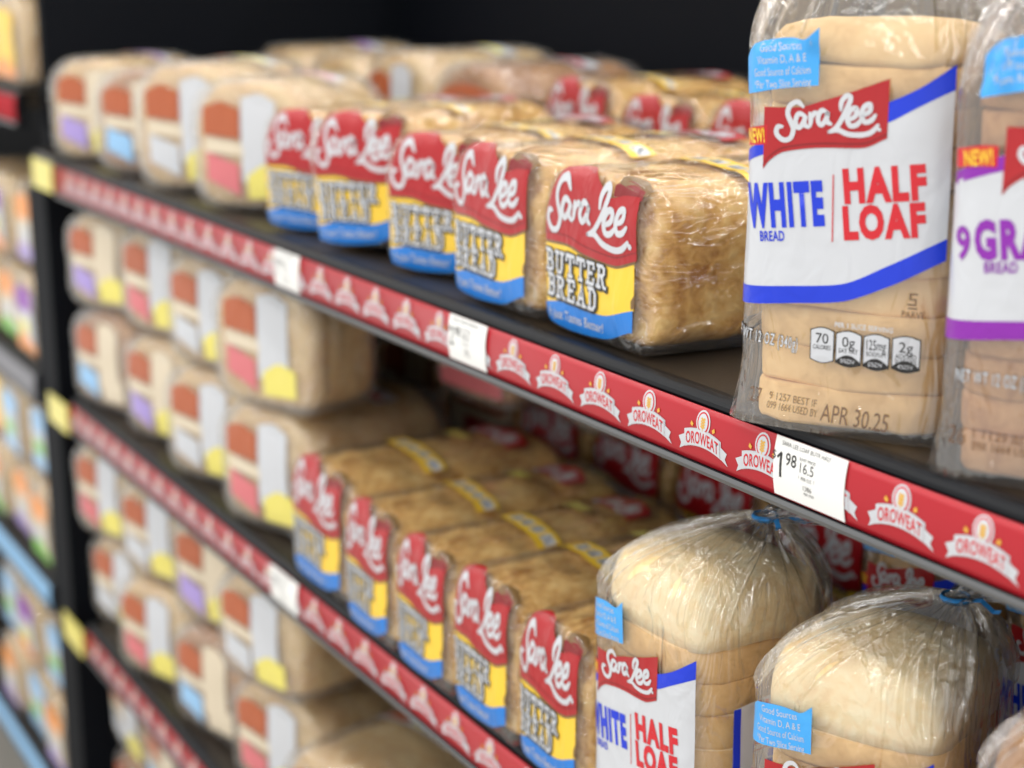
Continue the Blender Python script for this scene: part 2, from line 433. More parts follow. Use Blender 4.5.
# paper price tags slid into the strips
def price_tag(x, key, w, label, main, sub, curl=0.0, x2=None):
    zt = ZS[key]-0.008
    root = link('price_tag', None); root.location = (x, 0, zt); tag(root, label, 'price tag', 'paper price tags')
    h0, h1 = -0.0365, 0.0005
    def fn(a, b, ly):
        return (a, strip_y(b)-0.0011-ly*0.00012-curl*max(0, a/w)**3, b)
    art = Art(); art.band(-w/2, w/2, h0, h1, 'white', 0, 10, 10)
    pb = MB(); vs, fs, _, _ = art.items[0]
    pb.add([fn(a, b, 0) for a, b in vs], fs)
    pb.add([Vector(fn(a, b, 0))+Vector((0, 0.0004, 0)) for a, b in vs], [tuple(reversed(f)) for f in fs])
    link('paper', pb.mesh('paper', [PAPER], True), root)
    L = Art()
    k = w/0.066
    L.text('SARA LEE '+sub, -0.004*k, -0.0028, 0.0026, 'black', 1, w=0.045*k)
    L.text(main[0], -0.0260*k, -0.0165, 0.0155, 'black', 1, w=0.0022*k if main[0] == '1' else 0.007*k)
    if main[0] == '1': L.strokes([[(-0.0262*k, -0.0092), (-0.0288*k, -0.0118)]], 0, 0, 1, 0.0016, 'black', 1, smooth=False)
    L.text('$', -0.0325*k, -0.0110, 0.005, 'black', 1)
    L.text(main[1:], -0.0165*k, -0.0115, 0.0075, 'black', 1, w=0.010*k, bold=0.01)
    L.text('UNIT PRICE', -0.0015*k, -0.0085, 0.0018, 'black', 1)
    L.text('16.5', -0.0015*k, -0.0135, 0.0062, 'black', 1, w=0.0125*k)
    for xx in (-0.0085, 0.0055): L.strokes([[(xx*k, -0.0075), (xx*k, -0.0205)]], 0, 0, 1, 0.0003, 'black', 1, smooth=False)
    L.text('PER OZ', -0.0015*k, -0.0200, 0.002, 'black', 1)
    L.text('1386', -0.0005*k, -0.0255, 0.003, 'black', 1)
    L.text('PER UNIT', 0.001*k, -0.0290, 0.0016, 'black', 1)
    L.build('printing', fn, root)
    return root
price_tag(-0.754, 'upper', 0.066, 'white paper price tag reading 1.98 below the white half loaf', '198', 'LOAF BUTR HALF', 0.004)
price_tag(-1.184, 'upper', 0.064, 'white paper price tag below the second butter loaf of the upper shelf', '298', 'BUTR BREAD', 0.003)
price_tag(-1.566, 'upper', 0.064, 'blurred white price tag below the fifth butter loaf of the upper shelf', '298', 'BUTR BREAD')
price_tag(-1.605, 'middle', 0.075, 'blurred white price tag on the strip of the middle shelf', '298', 'BUTR BREAD')

# ------------------------------------------------------------------ long bagged loaves
def loaf_rings(a, b, zc, L, e, rf, nth, ys, wob, seed, tail=True, amp=0.0, freq=30, ridge=0.0):
    rs = []
    caps = [0.02, 0.25, 0.5, 0.7, 0.82, 0.9, 0.95, 0.985]
    st = [(rf*(1-(1-s**4.2)**(1/4.2)), s) for s in caps]
    for i in range(1, ys+1):
        st.append((rf+(L-rf)*i/ys, 1.0))
    if tail:
        st = [(y, s*(1 if y < L*0.86 else max(0.12, 1-((y-L*0.86)/(L*0.14))**2*0.9))) for y, s in st]
        st += [(L+0.006, 0.10), (L+0.02, 0.22), (L+0.04, 0.34)]
    else:
        st += [(L+rf*(1-(1-(1-s)**1.0)), s) for s in ()]
        st = [(y, s if y < L-0.02 else s*(1-(max(0, y-(L-0.02))/0.02)**3*0.35)) for y, s in st]
    for y, s in st:
        r = []
        for j in range(nth):
            th = 2*PI*j/nth
            x, z = sup(th, a, b, e if math.sin(th) > 0 else e*1.7)
            if z > 0: x *= 1+0.025*math.sin(PI*min(1, z/b))          # shoulders lean out a little
            z += 0.004*math.cos(x/a*PI/2) if z > 0 else 0
            x *= s; z = z*s
            p = Vector((x, y, z+zc*(s if y > L else 1)))
            d = Vector((x, 0, z)); d = d.normalized() if d.length > 1e-5 else d
            q = Vector((p.x*freq, p.y*freq, p.z*freq+seed))
            k = noise.noise(q)*amp
            if ridge: k += ridge*(1-abs(noise.noise(Vector((p.x*55, p.y*11, p.z*40+seed)))*2.2))
            p += d*k*(s if s < 1 else 1)
            p.y += (noise.noise(q+Vector((7, 3, 1)))*amp*1.2) if y < rf*1.2 else 0
            p.z = max(p.z, 0.0006)
            r.append(p)
        rs.append(r)
    return rs
LW, LH, LL = 0.0755, 0.0615, 0.290
def loaf_meshes(pref, seed, crust_mat, film_mat, nth=72, ys=34, w=1.0, e=4.8, rf=0.015):
    mb = MB(); mb.add(*rings(loaf_rings(LW*w-0.0045, LH-0.0045, LH+0.0005, LL-0.035, e-0.6, rf+.007, nth, ys, 0, seed, False, 0.0035, 42)))
    bm_ = mb.mesh(pref+'_bread', [crust_mat], True)
    bm_.transform(Matrix.Translation((0, 0.006, 0)))
    mb = MB(); vs, fs = rings(loaf_rings(LW*w, LH, LH, LL, e, rf, nth, ys, 0, seed+5, True, 0.0014, 34, 0.0012)); mb.add(vs, fs)
    bg_ = mb.mesh(pref+'_bag', [film_mat], True)
    return bm_, bg_, BVHTree.FromPolygons(vs, fs)
def front_map(bvh, vb=0.092, rr=0.030):
    def fn(u, v, ly):
        if v <= vb:
            o = Vector((u, -0.2, v)); d = Vector((0, 1, 0))
        else:
            ph = (v-vb)/rr; pv = Vector((u, rr, vb)); d = Vector((0, math.cos(ph), -math.sin(ph))); o = pv-d*0.2
        loc, nor, _, _ = bvh.ray_cast(o, d)
        if loc is None: loc, nor, _, _ = bvh.find_nearest(Vector((u, 0, v)))
        if nor.dot(d) > 0: nor = -nor
        return loc + nor*(0.0004+0.00022*ly)
    return fn
def top_map(bvh):
    def fn(u, v, ly):
        loc, nor, _, _ = bvh.ray_cast(Vector((u, v, 0.4)), Vector((0, 0, -1)))
        if loc is None: loc, nor, _, _ = bvh.find_nearest(Vector((u, v, 0.12)))
        if nor.z < 0: nor = -nor
        return loc + nor*(0.0004+0.00022*ly)
    return fn
def butter_label(full=True):
    a = Art(); rb = [(-.066, .069), (-.036, .070), (-.004, .065), (.030, .063), (.058, .070)]
    rt_ = [(-.066, .090), (-.057, .106), (-.040, .121), (-.025, .126), (-.005, .123), (.010, .115), (.026, .109), (.042, .112), (.058, .113)]
    bt = [(-.068, .021), (-.038, .025), (.011, .024), (.054, .034)]
    bb = [(-.068, .008), (-.030, .004), (.011, .006), (.052, .018)]
    a.band(-.067, .055, bt, [(x, y+.002) for x, y in rb], 'yellow', 0, 30, 8)
    a.band(-.066, .0565, [(x, y-.0022) for x, y in rb], [(x, y+.001) for x, y in rb], 'brown', 1, 30, 1)
    a.band(-.066, .058, rb, rt_, 'red', 2, 34, 12)
    a.band(-.066, .058, [(x, y+.0055) for x, y in rb], [(x, y+.0063) for x, y in rb], 'dark_red', 3, 30, 1)
    a.band(-.0675, .054, bb, bt, 'blue', 1, 30, 4)
    a.band(.052, .056, [(.05, .034), (.056, .036)], [(.05, .038), (.056, .046)], 'brown', 1, 3, 2)
    a.band(.028, .060, [(.028, .110), (.060, .111)], [(.028, .116), (.045, .120), (.060, .117)], 'dark_red', 1, 12, 3)
    a.band(.032, .063, [(.032, .117), (.063, .114)], [(.032, .121), (.048, .126), (.063, .120)], 'brown', 1, 12, 3)
    l = Art()
    l.strokes(SCRIPT, -.006, .0955, .110, .0047, 'white', 4, rot=-0.10)
    l.poly(ell2(.051, .079, .0022), 'white', 4)
    for wd, x, y, h, w in (('BUTTER', -.062, .0475, .0150, .084), ('BREAD', -.060, .0290, .0150, .070)):
        slab_word(l, wd, x+.0006, y-.0006, h, w, 'black', 4, 0.37, -0.03)
        slab_word(l, wd, x, y, h, w, 'white', 5, 0.175, -0.03)
    if full: l.text('It just Tastes Better!', -.022, .0150, .0074, 'white', 3, w=.076, rot=-0.01, shear=0.2, bold=0.004)
    else: l.band(-.055, .012, .0125, .0165, 'letter_grey', 3, 8, 1)
    return a, l
def ell2(x, y, r, n=14): return [(x+r*math.cos(t*2*PI/n), y+r*math.sin(t*2*PI/n)) for t in range(n)]
def top_print(kind):
    a = Art()
    if kind == 'butter':
        a.band(-.062, .062, [(-.062, .098), (.062, .094)], [(-.062, .122), (.062, .118)], 'yellow', 0, 14, 3)
        a.band(-.062, .0, [(-.062, .168), (.0, .166)], [(-.062, .182), (.0, .180)], 'pale_yellow', 0, 8, 2)
        for i in range(4):
            x = -.028+i*.024
            a.band(x, x+.017, .102, .114, 'white', 1, 2, 2)
            a.text(['90', '0g', '140', '2g', '24'][i], x+.0085, .110, .0045, 'black', 2)
            a.band(x+.003, x+.014, .1035, .1055, 'black', 2, 1, 1)
        a.text('NO HIGH FRUCTOSE', .030, .074, .0038, 'brown', 1, w=.036)
        a.text('CORN SYRUP', .030, .068, .0038, 'brown', 1, w=.024)
        a.band(-.045, .045, .196, [(-.045, .222), (0, .232), (.045, .222)], 'red', 0, 10, 3)
        a.strokes(SCRIPT, 0, .209, .070, .0034, 'white', 1)
    else:
        a.band(-.05, .05, .15, .19, 'white', 0, 6, 3)
        a.band(-.045, -.01, .155, .185, 'rust', 1, 4, 3)
        a.band(.0, .045, .155, .170, kind, 1, 4, 3)
    return a
bread1, bag1, bvh1 = loaf_meshes('butter', 3.3, MATS['butter_crust'], MATS['butter_film'])
bread2, bag2, bvh2 = loaf_meshes('butter', 17.9, MATS['butter_crust'], MATS['butter_film'])
PROTO = {}
def make_loaf(key, bread, bag, bvh, lab, let, top, parent_loc=(0, 0, -50)):
    root = link('bread_loaf', None)
    link('bread', bread, root); link('bag', bag, root)
    lb = lab.build('label', front_map(bvh), root)
    if let is not None: let.build('lettering', front_map(bvh), lb)
    if top is not None: top.build('bag_print', top_map(bvh), root)
    tie = MB(); r = [[Vector((0.011*math.cos(t*PI/5), LL+0.004+dy, LH*0.2+0.0*dy+0.011*math.sin(t*PI/5)+0.0)) for t in range(10)] for dy in (0, .004)]
    tie.add(*rings(r)); link('twist_tie', tie.mesh('twist_tie', [TIE]), root)
    PROTO[key] = root
    return root
A_, L_ = butter_label()
make_loaf('butter1', bread1, bag1, bvh1, A_, L_, top_print('butter'))
make_loaf('butter2', bread2, bag2, bvh2, A_, L_, top_print('butter'))
def plain_label(c_ban, c_low, c_mid, c_field, sty=0):
    a = Art()
    if sty == 0:
        a.band(-.002, .042, [(-.002, .030), (.042, .028)], [(-.002, .108), (.02, .112), (.042, .106)], c_field, 0, 12, 9)
        a.band(-.052, .0, [(-.052, .056), (.0, .054)], [(-.052, .070), (.0, .066)], 'cream', 0, 8, 2)
        a.band(-.054, -.004, [(-.054, .072), (-.004, .070)], [(-.054, .098), (-.03, .104), (-.004, .098)], c_ban, 1, 12, 5)
        a.band(.004, .052, [(.004, .014), (.052, .018)], [(.004, .036), (.030, .048), (.052, .044)], c_low, 1, 12, 5)
        a.band(-.050, -.006, [(-.050, .030), (-.006, .016)], [(-.050, .056), (-.006, .046)], c_mid, 1, 10, 5)
    else:
        a.band(-.056, .054, .020, .100, c_field, 0, 16, 8)
        a.band(-.050, .048, [(-.05, .070), (.048, .074)], [(-.05, .098), (0, .106), (.048, .100)], c_ban, 1, 12, 5)
        a.band(-.056, .054, [(-.056, .014), (.054, .014)], [(-.056, .030), (0, .040), (.054, .028)], c_low, 1, 12, 4)
        a.band(-.030, .030, .040, .060, c_mid, 1, 8, 4)
    return a
breadF, bagF, bvhF = loaf_meshes('far', 29.1, MATS['pale_crust'], MATS['far_film'], 48, 16, 1.0, 3.4, 0.028)
breadG, bagG, bvhG = loaf_meshes('far', 41.7, MATS['brown_crust'], MATS['far_film'], 48, 16, 1.0, 3.4, 0.028)
KINDS = {'yellow': ('rust', 'pale_yellow', 'white', 'white', 0), 'pink': ('rust', 'pale_yellow', 'pink', 'white', 0), 'purple': ('rust', 'pale_yellow', 'lilac', 'cream', 0),
         'blue': ('rust', 'cream', 'pale_blue', 'cream', 0), 'red': ('rust', 'pink', 'red', 'cream', 1),
         'green': ('orange', 'green', 'white', 'cream', 1), 'violet': ('purple', 'orange', 'pale_yellow', 'white', 1), 'sky': ('pale_blue', 'pale_blue', 'green', 'white', 1), 'amber': ('yellow', 'orange', 'yellow', 'yellow', 1), 'peach': ('orange', 'lilac', 'white', 'cream', 1)}
for k, v in KINDS.items():
    g = k in ('red', 'blue')
    make_loaf(k, breadG if g else breadF, bagG if g else bagF, bvhG if g else bvhF, plain_label(*v), None, top_print({'yellow': 'pale_yellow', 'amber': 'yellow', 'violet': 'purple', 'peach': 'orange'}.get(k, k)))
USED = set()
rnd = random.Random(5)
def place(key, loc, label, group, yaw=0.0, sc=(1, 1, 1), roll=0.0, pitch=0.0):
    o = copy_tree(PROTO[key]) if key in USED else PROTO[key]
    USED.add(key)
    o.location = loc; o.rotation_euler = (pitch, roll, yaw); o.scale = sc
    tag(o, label, 'bread', group)
    return o
ORD = ['first', 'second', 'third', 'fourth', 'fifth', 'sixth', 'seventh', 'eighth', 'ninth']
zu, zm, zl, zb = ZS['upper'], ZS['middle'], ZS['lower'], ZS['bottom']
g = 'butter bread loaves on the upper shelf'
for i, (x, y, yaw, rl) in enumerate(((-1.030, .010, 0.0, 0), (-1.181, .010, 0.0, 0), (-1.326, .036, 0.36, 0), (-1.473, .034, 0.44, -.06), (-1.618, .036, 0.40, 0))):
    extra = ['nearest the white half loaf, wide golden crust showing', 'from the white half loaf, upper shelf', 'from the white half loaf, upper shelf',
             'from the white half loaf, upper shelf, turned and leaning', 'from the white half loaf, upper shelf, beside plainer loaves'][i]
    place('butter1' if i % 2 == 0 else 'butter2', (x, y, zu+(.005 if rl else 0)), ('butter loaf with red-yellow label ' if i == 0 else ORD[i]+' butter bread loaf ')+extra, g, yaw, ((1.0, .97, .88, .88, .88)[i], (1, 1, .96, .96, .96)[i], 1 + 0.03*(i % 2)), rl)
for i in range(5):
    place(['butter2', 'butter1'][i % 2], (-0.99-0.156*i, .356, zu), 'butter loaf in the back row of the upper shelf, behind the %s front butter loaf' % ORD[i], 'back row butter loaves', 0, (1, .82, 1.14+0.05*math.sin(i*1.7)))
WX = 1.32
for i, k in enumerate(('pink', 'yellow', 'blue', 'purple')):
    place(k, (-1.795-0.197*i, [.036, .034, .036, .032][i], zu), '%s wide blurred loaf with a rust banner past the butter loaves, upper shelf front' % ORD[i], 'rust-banner loaves on the upper shelf', R(27+2*math.sin(i*2.4)), (1.12, .62, 1.18+0.08*math.sin(i*2)))
    place(['red', 'yellow', 'amber', 'violet'][i], (-1.86-0.207*i, .350, zu), '%s wide loaf past the butter loaves in the back row of the upper shelf' % ORD[i], 'back row of the upper shelf', 0, (WX, .82, 1.22+0.06*math.sin(i*2)))
# middle shelf
g = 'butter bread loaves on the middle shelf'
for i, (x, y) in enumerate(((-1.045, -.016), (-1.154, -.016), (-1.268, -.015), (-1.382, -.014), (-1.520, -.006))):
    place('butter1' if i % 2 else 'butter2', (x, y, zm), ('butter bread loaf on the middle shelf touching the tied half-loaf bag' if i == 0 else ORD[i]+' butter bread loaf from the tied half-loaf bags, middle shelf'), g, 0, ((0.70, .74, .745, .745, .98)[i], 1, 1.05+0.03*math.sin(i*2)))
for i in range(4):
    place('butter1' if i % 2 else 'butter2', (-1.15-0.160*i, .335, zm), 'shaded butter loaf, back row of the middle shelf, %s from the tied bags' % ORD[i], 'back row butter loaves, middle shelf', 0, (1, .86, 1.12))
for i, k in enumerate(('pink', 'red')):
    place(k, ((-1.415, -1.602)[i], (.262, .215)[i], zm+(.1490, .1500)[i]), '%s dim loaf stacked on the back butter loaves under the upper shelf' % ORD[i], 'loaves stacked in the shade, middle shelf', R(6), (1.08, .62, 1.12))
mk = ['pink', 'yellow', 'purple', 'blue', 'yellow', 'pink', 'purple']
for i in range(4):
    for t in (0, 1):
        place(mk[(i+t*3) % 7] if not (i == 0 and t) else 'pink', (-1.722-0.207*i+(.012 if t else 0), .013+0.006*((i*7+t*3) % 3), zm+t*0.1475),
              '%s rust-banner loaf past the butter loaves, %s layer of the middle shelf' % (ORD[i], 'upper' if t else 'lower'), 'two layers of rust-banner loaves, middle shelf', R(14+2*math.sin(i*1.9+t*2.2)), (1.2, .36 if (i == 0 and t) else .8, 1.16-(.05*(i % 2) if t else 0)))
for i in range(3):
    for t in (0, 1):
        place(['red', 'blue', 'yellow'][(i+t) % 3], (-1.80-0.207*i, .335, zm+t*0.1475), '%s shaded loaf behind the rust-banner loaves, %s layer of the middle shelf' % (ORD[i], 'upper' if t else 'lower'), 'back row of the middle shelf', 0, (WX, .86, 1.16))
# lower shelf
lk = ['yellow', 'pink', 'blue', 'pink', 'yellow', 'purple', 'yellow', 'pink']
for i in range(5):
    for t in (0, 1):
        if t and i < 1: continue
        place(lk[(i+t*3) % 8], (-1.56-0.207*i, .013+0.008*((i*5+t) % 3), zl+t*0.1475), '%s loaf from the shelf opening, %s layer of the lower shelf' % (ORD[i], 'upper' if t else 'lower'), 'two layers of loaves on the lower shelf', R(14+2*math.sin(i*2.7+t*1.2)), (1.2, .8, 1.16-(.06*(i % 2) if t else 0)))
for i in range(3):
    place(['red', 'butter1', 'red'][i], (-1.50-0.21*i, .335, zl), '%s dark loaf in the back row of the lower shelf' % ORD[i], 'back row of the lower shelf', 0, (WX, .86, 1.15))
place('butter2', (-1.375, .02, zl), 'butter loaf on the lower shelf cut off by the frame edge', 'loaves of the lower shelf front', 0, (0.97, 1, 1.0))
for i in range(3):
    for t in (0, 1):
        place(['yellow', 'pink', 'blue', 'yellow'][(i+t) % 4], (-1.97-0.207*i, .01+.01*i, zb+t*0.1475), '%s loaf from the shelf opening, %s layer of the lowest shelf' % (ORD[i], 'upper' if t else 'lower'), 'loaves on the lowest shelf', 0, (WX, 1, 1.16))
# the next bay past the divider
nb = [(0.093, ['amber', 'amber', 'amber'], ['amber', 'amber', 'amber']), (-0.344, ['violet', 'green', 'sky'], ['peach', 'violet', 'green']), (-0.697, ['green', 'peach', 'green'], ['sky', 'sky', 'amber']), (-1.077, ['peach', 'sky', 'peach'], ['sky', 'violet', 'sky'])]
names = ['top', 'second', 'third', 'fourth']
for j, (z, k0, k1) in enumerate(nb):
    for i in range(3):
        for t, kk in ((0, k0), (1, k1)):
            place(kk[i], (-2.728-0.157*i, .002+0.01*((i+t) % 2), z+t*0.1475), '%s bright package past the divider, %s layer of the %s shelf there' % (ORD[i], 'upper' if t else 'lower', names[j]), 'packages of the next bay', 0, (1.0, 1, 1.16))

# ------------------------------------------------------------------ standing half-loaf bags
def slice_mesh(a, b, h, seed, top, side, dome=False):
    rs = []; n = 56
    lv = [(0, .982), (.10, .997), (.5, 1.0), (.9, .997), (1, .982)] if not dome else [(0, .992), (.18, 1.0), (.40, .99), (.60, .955), (.76, .89), (.88, .77), (.95, .6), (.99, .38), (1.0, .15)]
    for t, s in lv:
        r = []
        for j in range(n):
            th = 2*PI*j/n
            x, y = sup(th, a*s, b*s, 4.2 if s > .8 else 3)
            q = 1+0.035*noise.noise(Vector((math.cos(th)*2.1, math.sin(th)*2.1, seed)))+0.012*noise.noise(Vector((math.cos(th)*7, math.sin(th)*7, seed+t)))
            zz = h*t+0.003*noise.noise(Vector((x*18, y*18, seed*3)))+0.0012*noise.noise(Vector((x*80, y*80, seed)))
            r.append((x*q, y*q, zz))
        rs.append(r)
    vs, fs = rings(rs); mb = MB(); nf = len(fs)
    if dome:
        for k, f in enumerate(fs): mb.add([], [], 0)
        mb.add(vs, fs, 0)
        for k in range(len(mb.m)):
            if k >= 2*n: mb.m[k] = 1
    else:
        mb.add(vs, fs, 0); mb.m[-1] = 1; mb.m[-2] = 1
    return mb.mesh('slice', [side, top], True)
def half_bag_rings(H, dome, neck, lean, seed, a0=0.068, b0=0.066, nth=240, tail=True, pleat=1.0):
    rs = []; lv = []
    nb_ = 30
    for i in range(nb_+1): lv.append(('b', i/nb_))
    for i in range(1, 27): lv.append(('d', i/26))
    for i in range(1, 14): lv.append(('t', i/13))
    ph = [seed*1.7, seed*2.9, seed*0.7, seed*4.1]
    for kind, t in lv:
        r = []
        if kind == 'b':
            z = H*t; s = 1.0+0.09*max(0, 1-t*5.5)**1.6; e = 5.2; cx = cy = 0; pa = 0.0006+0.0012*t**4; dirz = 0
        elif kind == 'd':
            z = H+(neck-H)*(1-(1-t)**1.35)*1.0
            s = (1-t**1.9)*0.9+0.10; s = max(s, 0.085); e = 5.2-3.0*min(1, t*1.4)
            cx, cy = lean[0]*t**1.6, lean[1]*t**1.6; pa = (0.0018+0.0125*t*(1.12-t))*pleat
        else:
            z = neck+0.050*t*lean[3]; s = 0.085+0.42*t**0.8; e = 2.2
            cx, cy = lean[0]+lean[2]*t*0.06*(lean[0]/(abs(lean[0])+abs(lean[1])+1e-5)), lean[1]+lean[2]*t*0.06
            pa = 0.010*t*pleat+0.001
        for j in range(nth):
            th = 2*PI*j/nth
            x, y = sup(th, a0*s, b0*s, e)
            d = Vector((x, y)); L = d.length or 1
            w = (math.sin(19*th+ph[0]+2*t)+0.8*math.sin(31*th+ph[1])+0.7*math.sin(11*th+ph[2]+t*3)+0.9*math.sin(47*th+ph[3]))*0.5
            if kind != 'b': w = 0.45*w+0.9*(1-1.9*abs(math.sin(8.5*th+ph[1]+0.5*math.sin(3*th))))+0.6*(1-1.9*abs(math.sin(14.5*th+ph[0]+0.8*math.sin(2*th+1))))+0.35*(1-1.9*abs(math.sin(26.5*th+ph[2]+1.1*math.sin(4*th+2))))
            if kind == 'b': w = noise.noise(Vector((x*30, y*30, z*18+seed)))*1.6+0.5*noise.noise(Vector((x*70, y*70, z*30+seed)))
            k = 1+pa*w/L
            if kind == 't': k = max(0.25, k)
            zz = z
            if kind == 't': zz += 0.012*t*math.sin(5*th+seed)+lean[1]*0.0
            if kind == 'd': zz += 0.0015*math.sin(23*th+seed)*t
            r.append(Vector((x*k+cx, y*k+cy, max(zz, 0.0005))))
        rs.append(r)
    return rs
def box_map(bvh, side='front'):
    def fn(u, v, ly):
        if side == 'front': o, d = Vector((u, -.4, v)), Vector((0, 1, 0))
        else: o, d = Vector((.4, u, v)), Vector((-1, 0, 0))
        loc, nor, _, _ = bvh.ray_cast(o, d)
        if loc is None: loc, nor, _, _ = bvh.find_nearest(Vector((u, -.066, v)) if side == 'front' else Vector((.066, u, v)))
        if nor.dot(d) > 0: nor = -nor
        return loc + nor*(0.0004+0.0002*ly)
    return fn
def shield(a, x0, x1, y0, y1, lines, dv):
    w = x1-x0; n = 10
    tp = [(x0+w*i/n, y1+0.0018*math.sin(PI*i/n)) for i in range(n+1)]; bt = [(x0+w*i/n, y0-0.0018*math.sin(PI*i/n)) for i in range(n+1)]
    a.band(x0-.0006, x1+.0006, [(x, y-.0006) for x, y in bt], [(x, y+.0006) for x, y in tp], 'black', 1, n, 2)
    a.band(x0, x1, bt, tp, 'white', 2, n, 2)
    cx = (x0+x1)/2
    a.text(lines[0], cx, y1-.0042, .0058, 'black', 3, w=min(w*.8, .0038*len(lines[0])))
    for i, t in enumerate(lines[1:]): a.text(t, cx, y1-.0094-.003*i, .0026, 'black', 3, w=w*.8)
    if dv:
        a.band(x0, x1, bt, [(x, y0+0.0012+.0035*math.sin(PI*(x-x0)/w)) for x, _ in bt], 'black', 3, n, 2)
        a.text(dv, cx, y0+.0012, .0024, 'white', 4, w=w*.6)
def half_label(kind, dv=0.0, low=True):
    c2 = 'royal' if kind == 'white' else 'purple'
    lo = [(-.070, .071), (-.033, .076), (0, .080), (.028, .091), (.062, .110)]
    hi = [(-.070, .082), (-.033, .086), (0, .090), (.028, .103), (.062, .122)]
    wt = [(-.070, .150), (-.055, .158), (.023, .181), (.040, .190), (.062, .202)]
    bt = [(-.070, .157), (-.055, .165), (.023, .192), (.040, .200), (.062, .216)]
    sh = lambda q: [(x, y+dv) for x, y in q]
    a = Art(); x1 = .058; ox = 0 if kind == 'white' else .014
    a.band(-.068, x1, sh([(x, y-.001) for x, y in hi]), sh([(x, y+.002) for x, y in wt]), 'white', 0, 40, 14)
    a.band(-.068, x1, sh(lo), sh(hi), c2, 1, 40, 3)
    a.band(-.068, -.049+ox*1.2, sh(wt), sh(bt), c2, 1, 6, 2); a.band(.020, x1, sh(wt), sh(bt), c2, 1, 12, 3)
    sx_ = lambda q_: [(x_+ox, y_+dv) for x_, y_ in q_]
    a.band(-.049+ox, .024+ox, sx_([(-.049, .152), (-.045, .157), (-.036, .1625), (-.012, .166), (.010, .167), (.024, .173)]), sx_([(-.049, .187), (-.030, .1875), (-.013, .192), (.005, .198), (.024, .205)]), 'red', 2, 24, 8)
    a.band(-.049+ox, .024+ox, sx_([(-.049, .154), (-.045, .159), (-.036, .1645), (-.012, .168), (.010, .169), (.024, .175)]), sx_([(-.049, .1548), (-.045, .1598), (-.036, .1653), (-.012, .1688), (.010, .1698), (.024, .1758)]), 'dark_red', 3, 24, 1)
    a.band(-.062, -.047+ox*.6, sh([(-.062, .164), (-.047, .166)]), sh([(-.062, .174), (-.047, .177)]), 'crimson', 2, 6, 3)
    l = Art(); tl = 0.11
    l.strokes(SCRIPT, -.012+ox, .1825+dv, .060, .0029, 'white', 4, rot=0.06)
    l.poly(ell2(.0195+ox, .1775+dv, .0011), 'white', 4)
    l.text('NEW!', -.0545+ox*.4, .1705+dv, .0078, 'yellow', 4, w=.0125+ox*.25, rot=0.12, bold=0.03)
    if kind == 'white':
        l.text('WHITE', -.0360, .1325+dv, .0225, 'royal', 2, w=.050, rot=tl, bold=0.055)
        l.text('BREAD', -.0420, .1140+dv, .0056, 'royal', 2, w=.0160, rot=tl, bold=0.02)
        l.strokes([[(-.006, .151+dv), (-.005, .114+dv)]], 0, 0, 1, .0007, 'crimson', 2, smooth=False)
        l.text('HALF', .0235, .1480+dv, .0172, 'crimson', 2, w=.0470, rot=tl*1.05, bold=0.055)
        l.text('LOAF', .0242, .1275+dv, .0168, 'crimson', 2, w=.0470, rot=tl*1.05, bold=0.055)
    else:
        l.text('9', -.0550, .1250+dv, .0165, 'purple', 2, w=.0090, rot=tl, bold=0.03)
        l.text('GRAIN', -.0205, .1305+dv, .0185, 'purple', 2, w=.0560, rot=tl, bold=0.055)
        l.text('BREAD', -.0330, .1145+dv, .0056, 'purple', 2, w=.0180, rot=tl, bold=0.02)
        l.text('HALF', .0420, .1440+dv, .0130, 'crimson', 2, w=.0220, rot=tl, bold=0.03)
    k = Art()
    if low:
        for dx, c, ly, bo in ((0, 'black', 1, .05), (0, 'white', 2, .012)):
            k.text('NET WT 12 OZ (340g)', -.0470 if kind == 'white' else -.0300, .0545+dv, .0066, c, ly, w=.0480, rot=-0.06 if kind == 'white' else 0.0, bold=bo, sp=1.16)
        k.text('PER 1 SLICE SERVING', .0160, .0672+dv, .0028, 'white', 1, w=.034, bold=0.02)
        shield(k, -.0150, -.0015, .0460+dv, .0625+dv, ['70', 'CALORIES'], None)
        shield(k, .0005, .0150, .0455+dv, .0620+dv, ['0g', 'SAT FAT'], '0%DV')
        shield(k, .0170, .0310, .0455+dv, .0620+dv, ['125mg', 'SODIUM'], '5%DV')
        shield(k, .0335, .0480, .0460+dv, .0625+dv, ['2g', 'ADDED', 'SUGARS'], '4%DV')
        k.text('PARVE', .0435, .0770+dv, .0038, 'date', 1, w=.0125)
        k.strokes([[(0, 0), (.004, 0), (.004, .003), (.001, .003), (.001, .006), (.0045, .006)], [(.0005, -.002), (.0045, -.002)]], .0405, .0825+dv, 1, .0009, 'date', 1, smooth=False)
        if kind == 'white':
            k.text('27', -.0480, .0200+dv, .0085, 'date', 1, w=.008)
            k.text('9 1257 BEST IF', -.0240, .0205+dv, .0042, 'date', 1, w=.030, rot=-.04)
            k.text('099 1664 USED BY', -.0240, .0150+dv, .0042, 'date', 1, w=.032, rot=-.04)
            k.text('APR 30.25', .0140, .0150+dv, .0100, 'date', 1, w=.040, rot=-.04)
        else:
            k.text('26', -.0510, .0215+dv, .0095, 'date', 1, w=.010)
            k.text('1 1129 BEST', -.0240, .0235+dv, .0046, 'date', 1, w=.036)
            k.text('098 1664 USED', -.0240, .0175+dv, .0046, 'date', 1, w=.036)
    p = Art(); dv += -.003 if kind == 'white' else .005
    sp_ = lambda q_: [(x_+ox, y_+dv) for x_, y_ in q_]
    p.band(-.064+ox, -.017+ox, sp_([(-.064, .196), (-.04, .2005), (-.017, .203)]), sp_([(-.064, .217), (-.058, .2245), (-.036, .2285), (-.026, .2275), (-.017, .2345)]), 'sky', 1, 16, 8)
    q = Art()
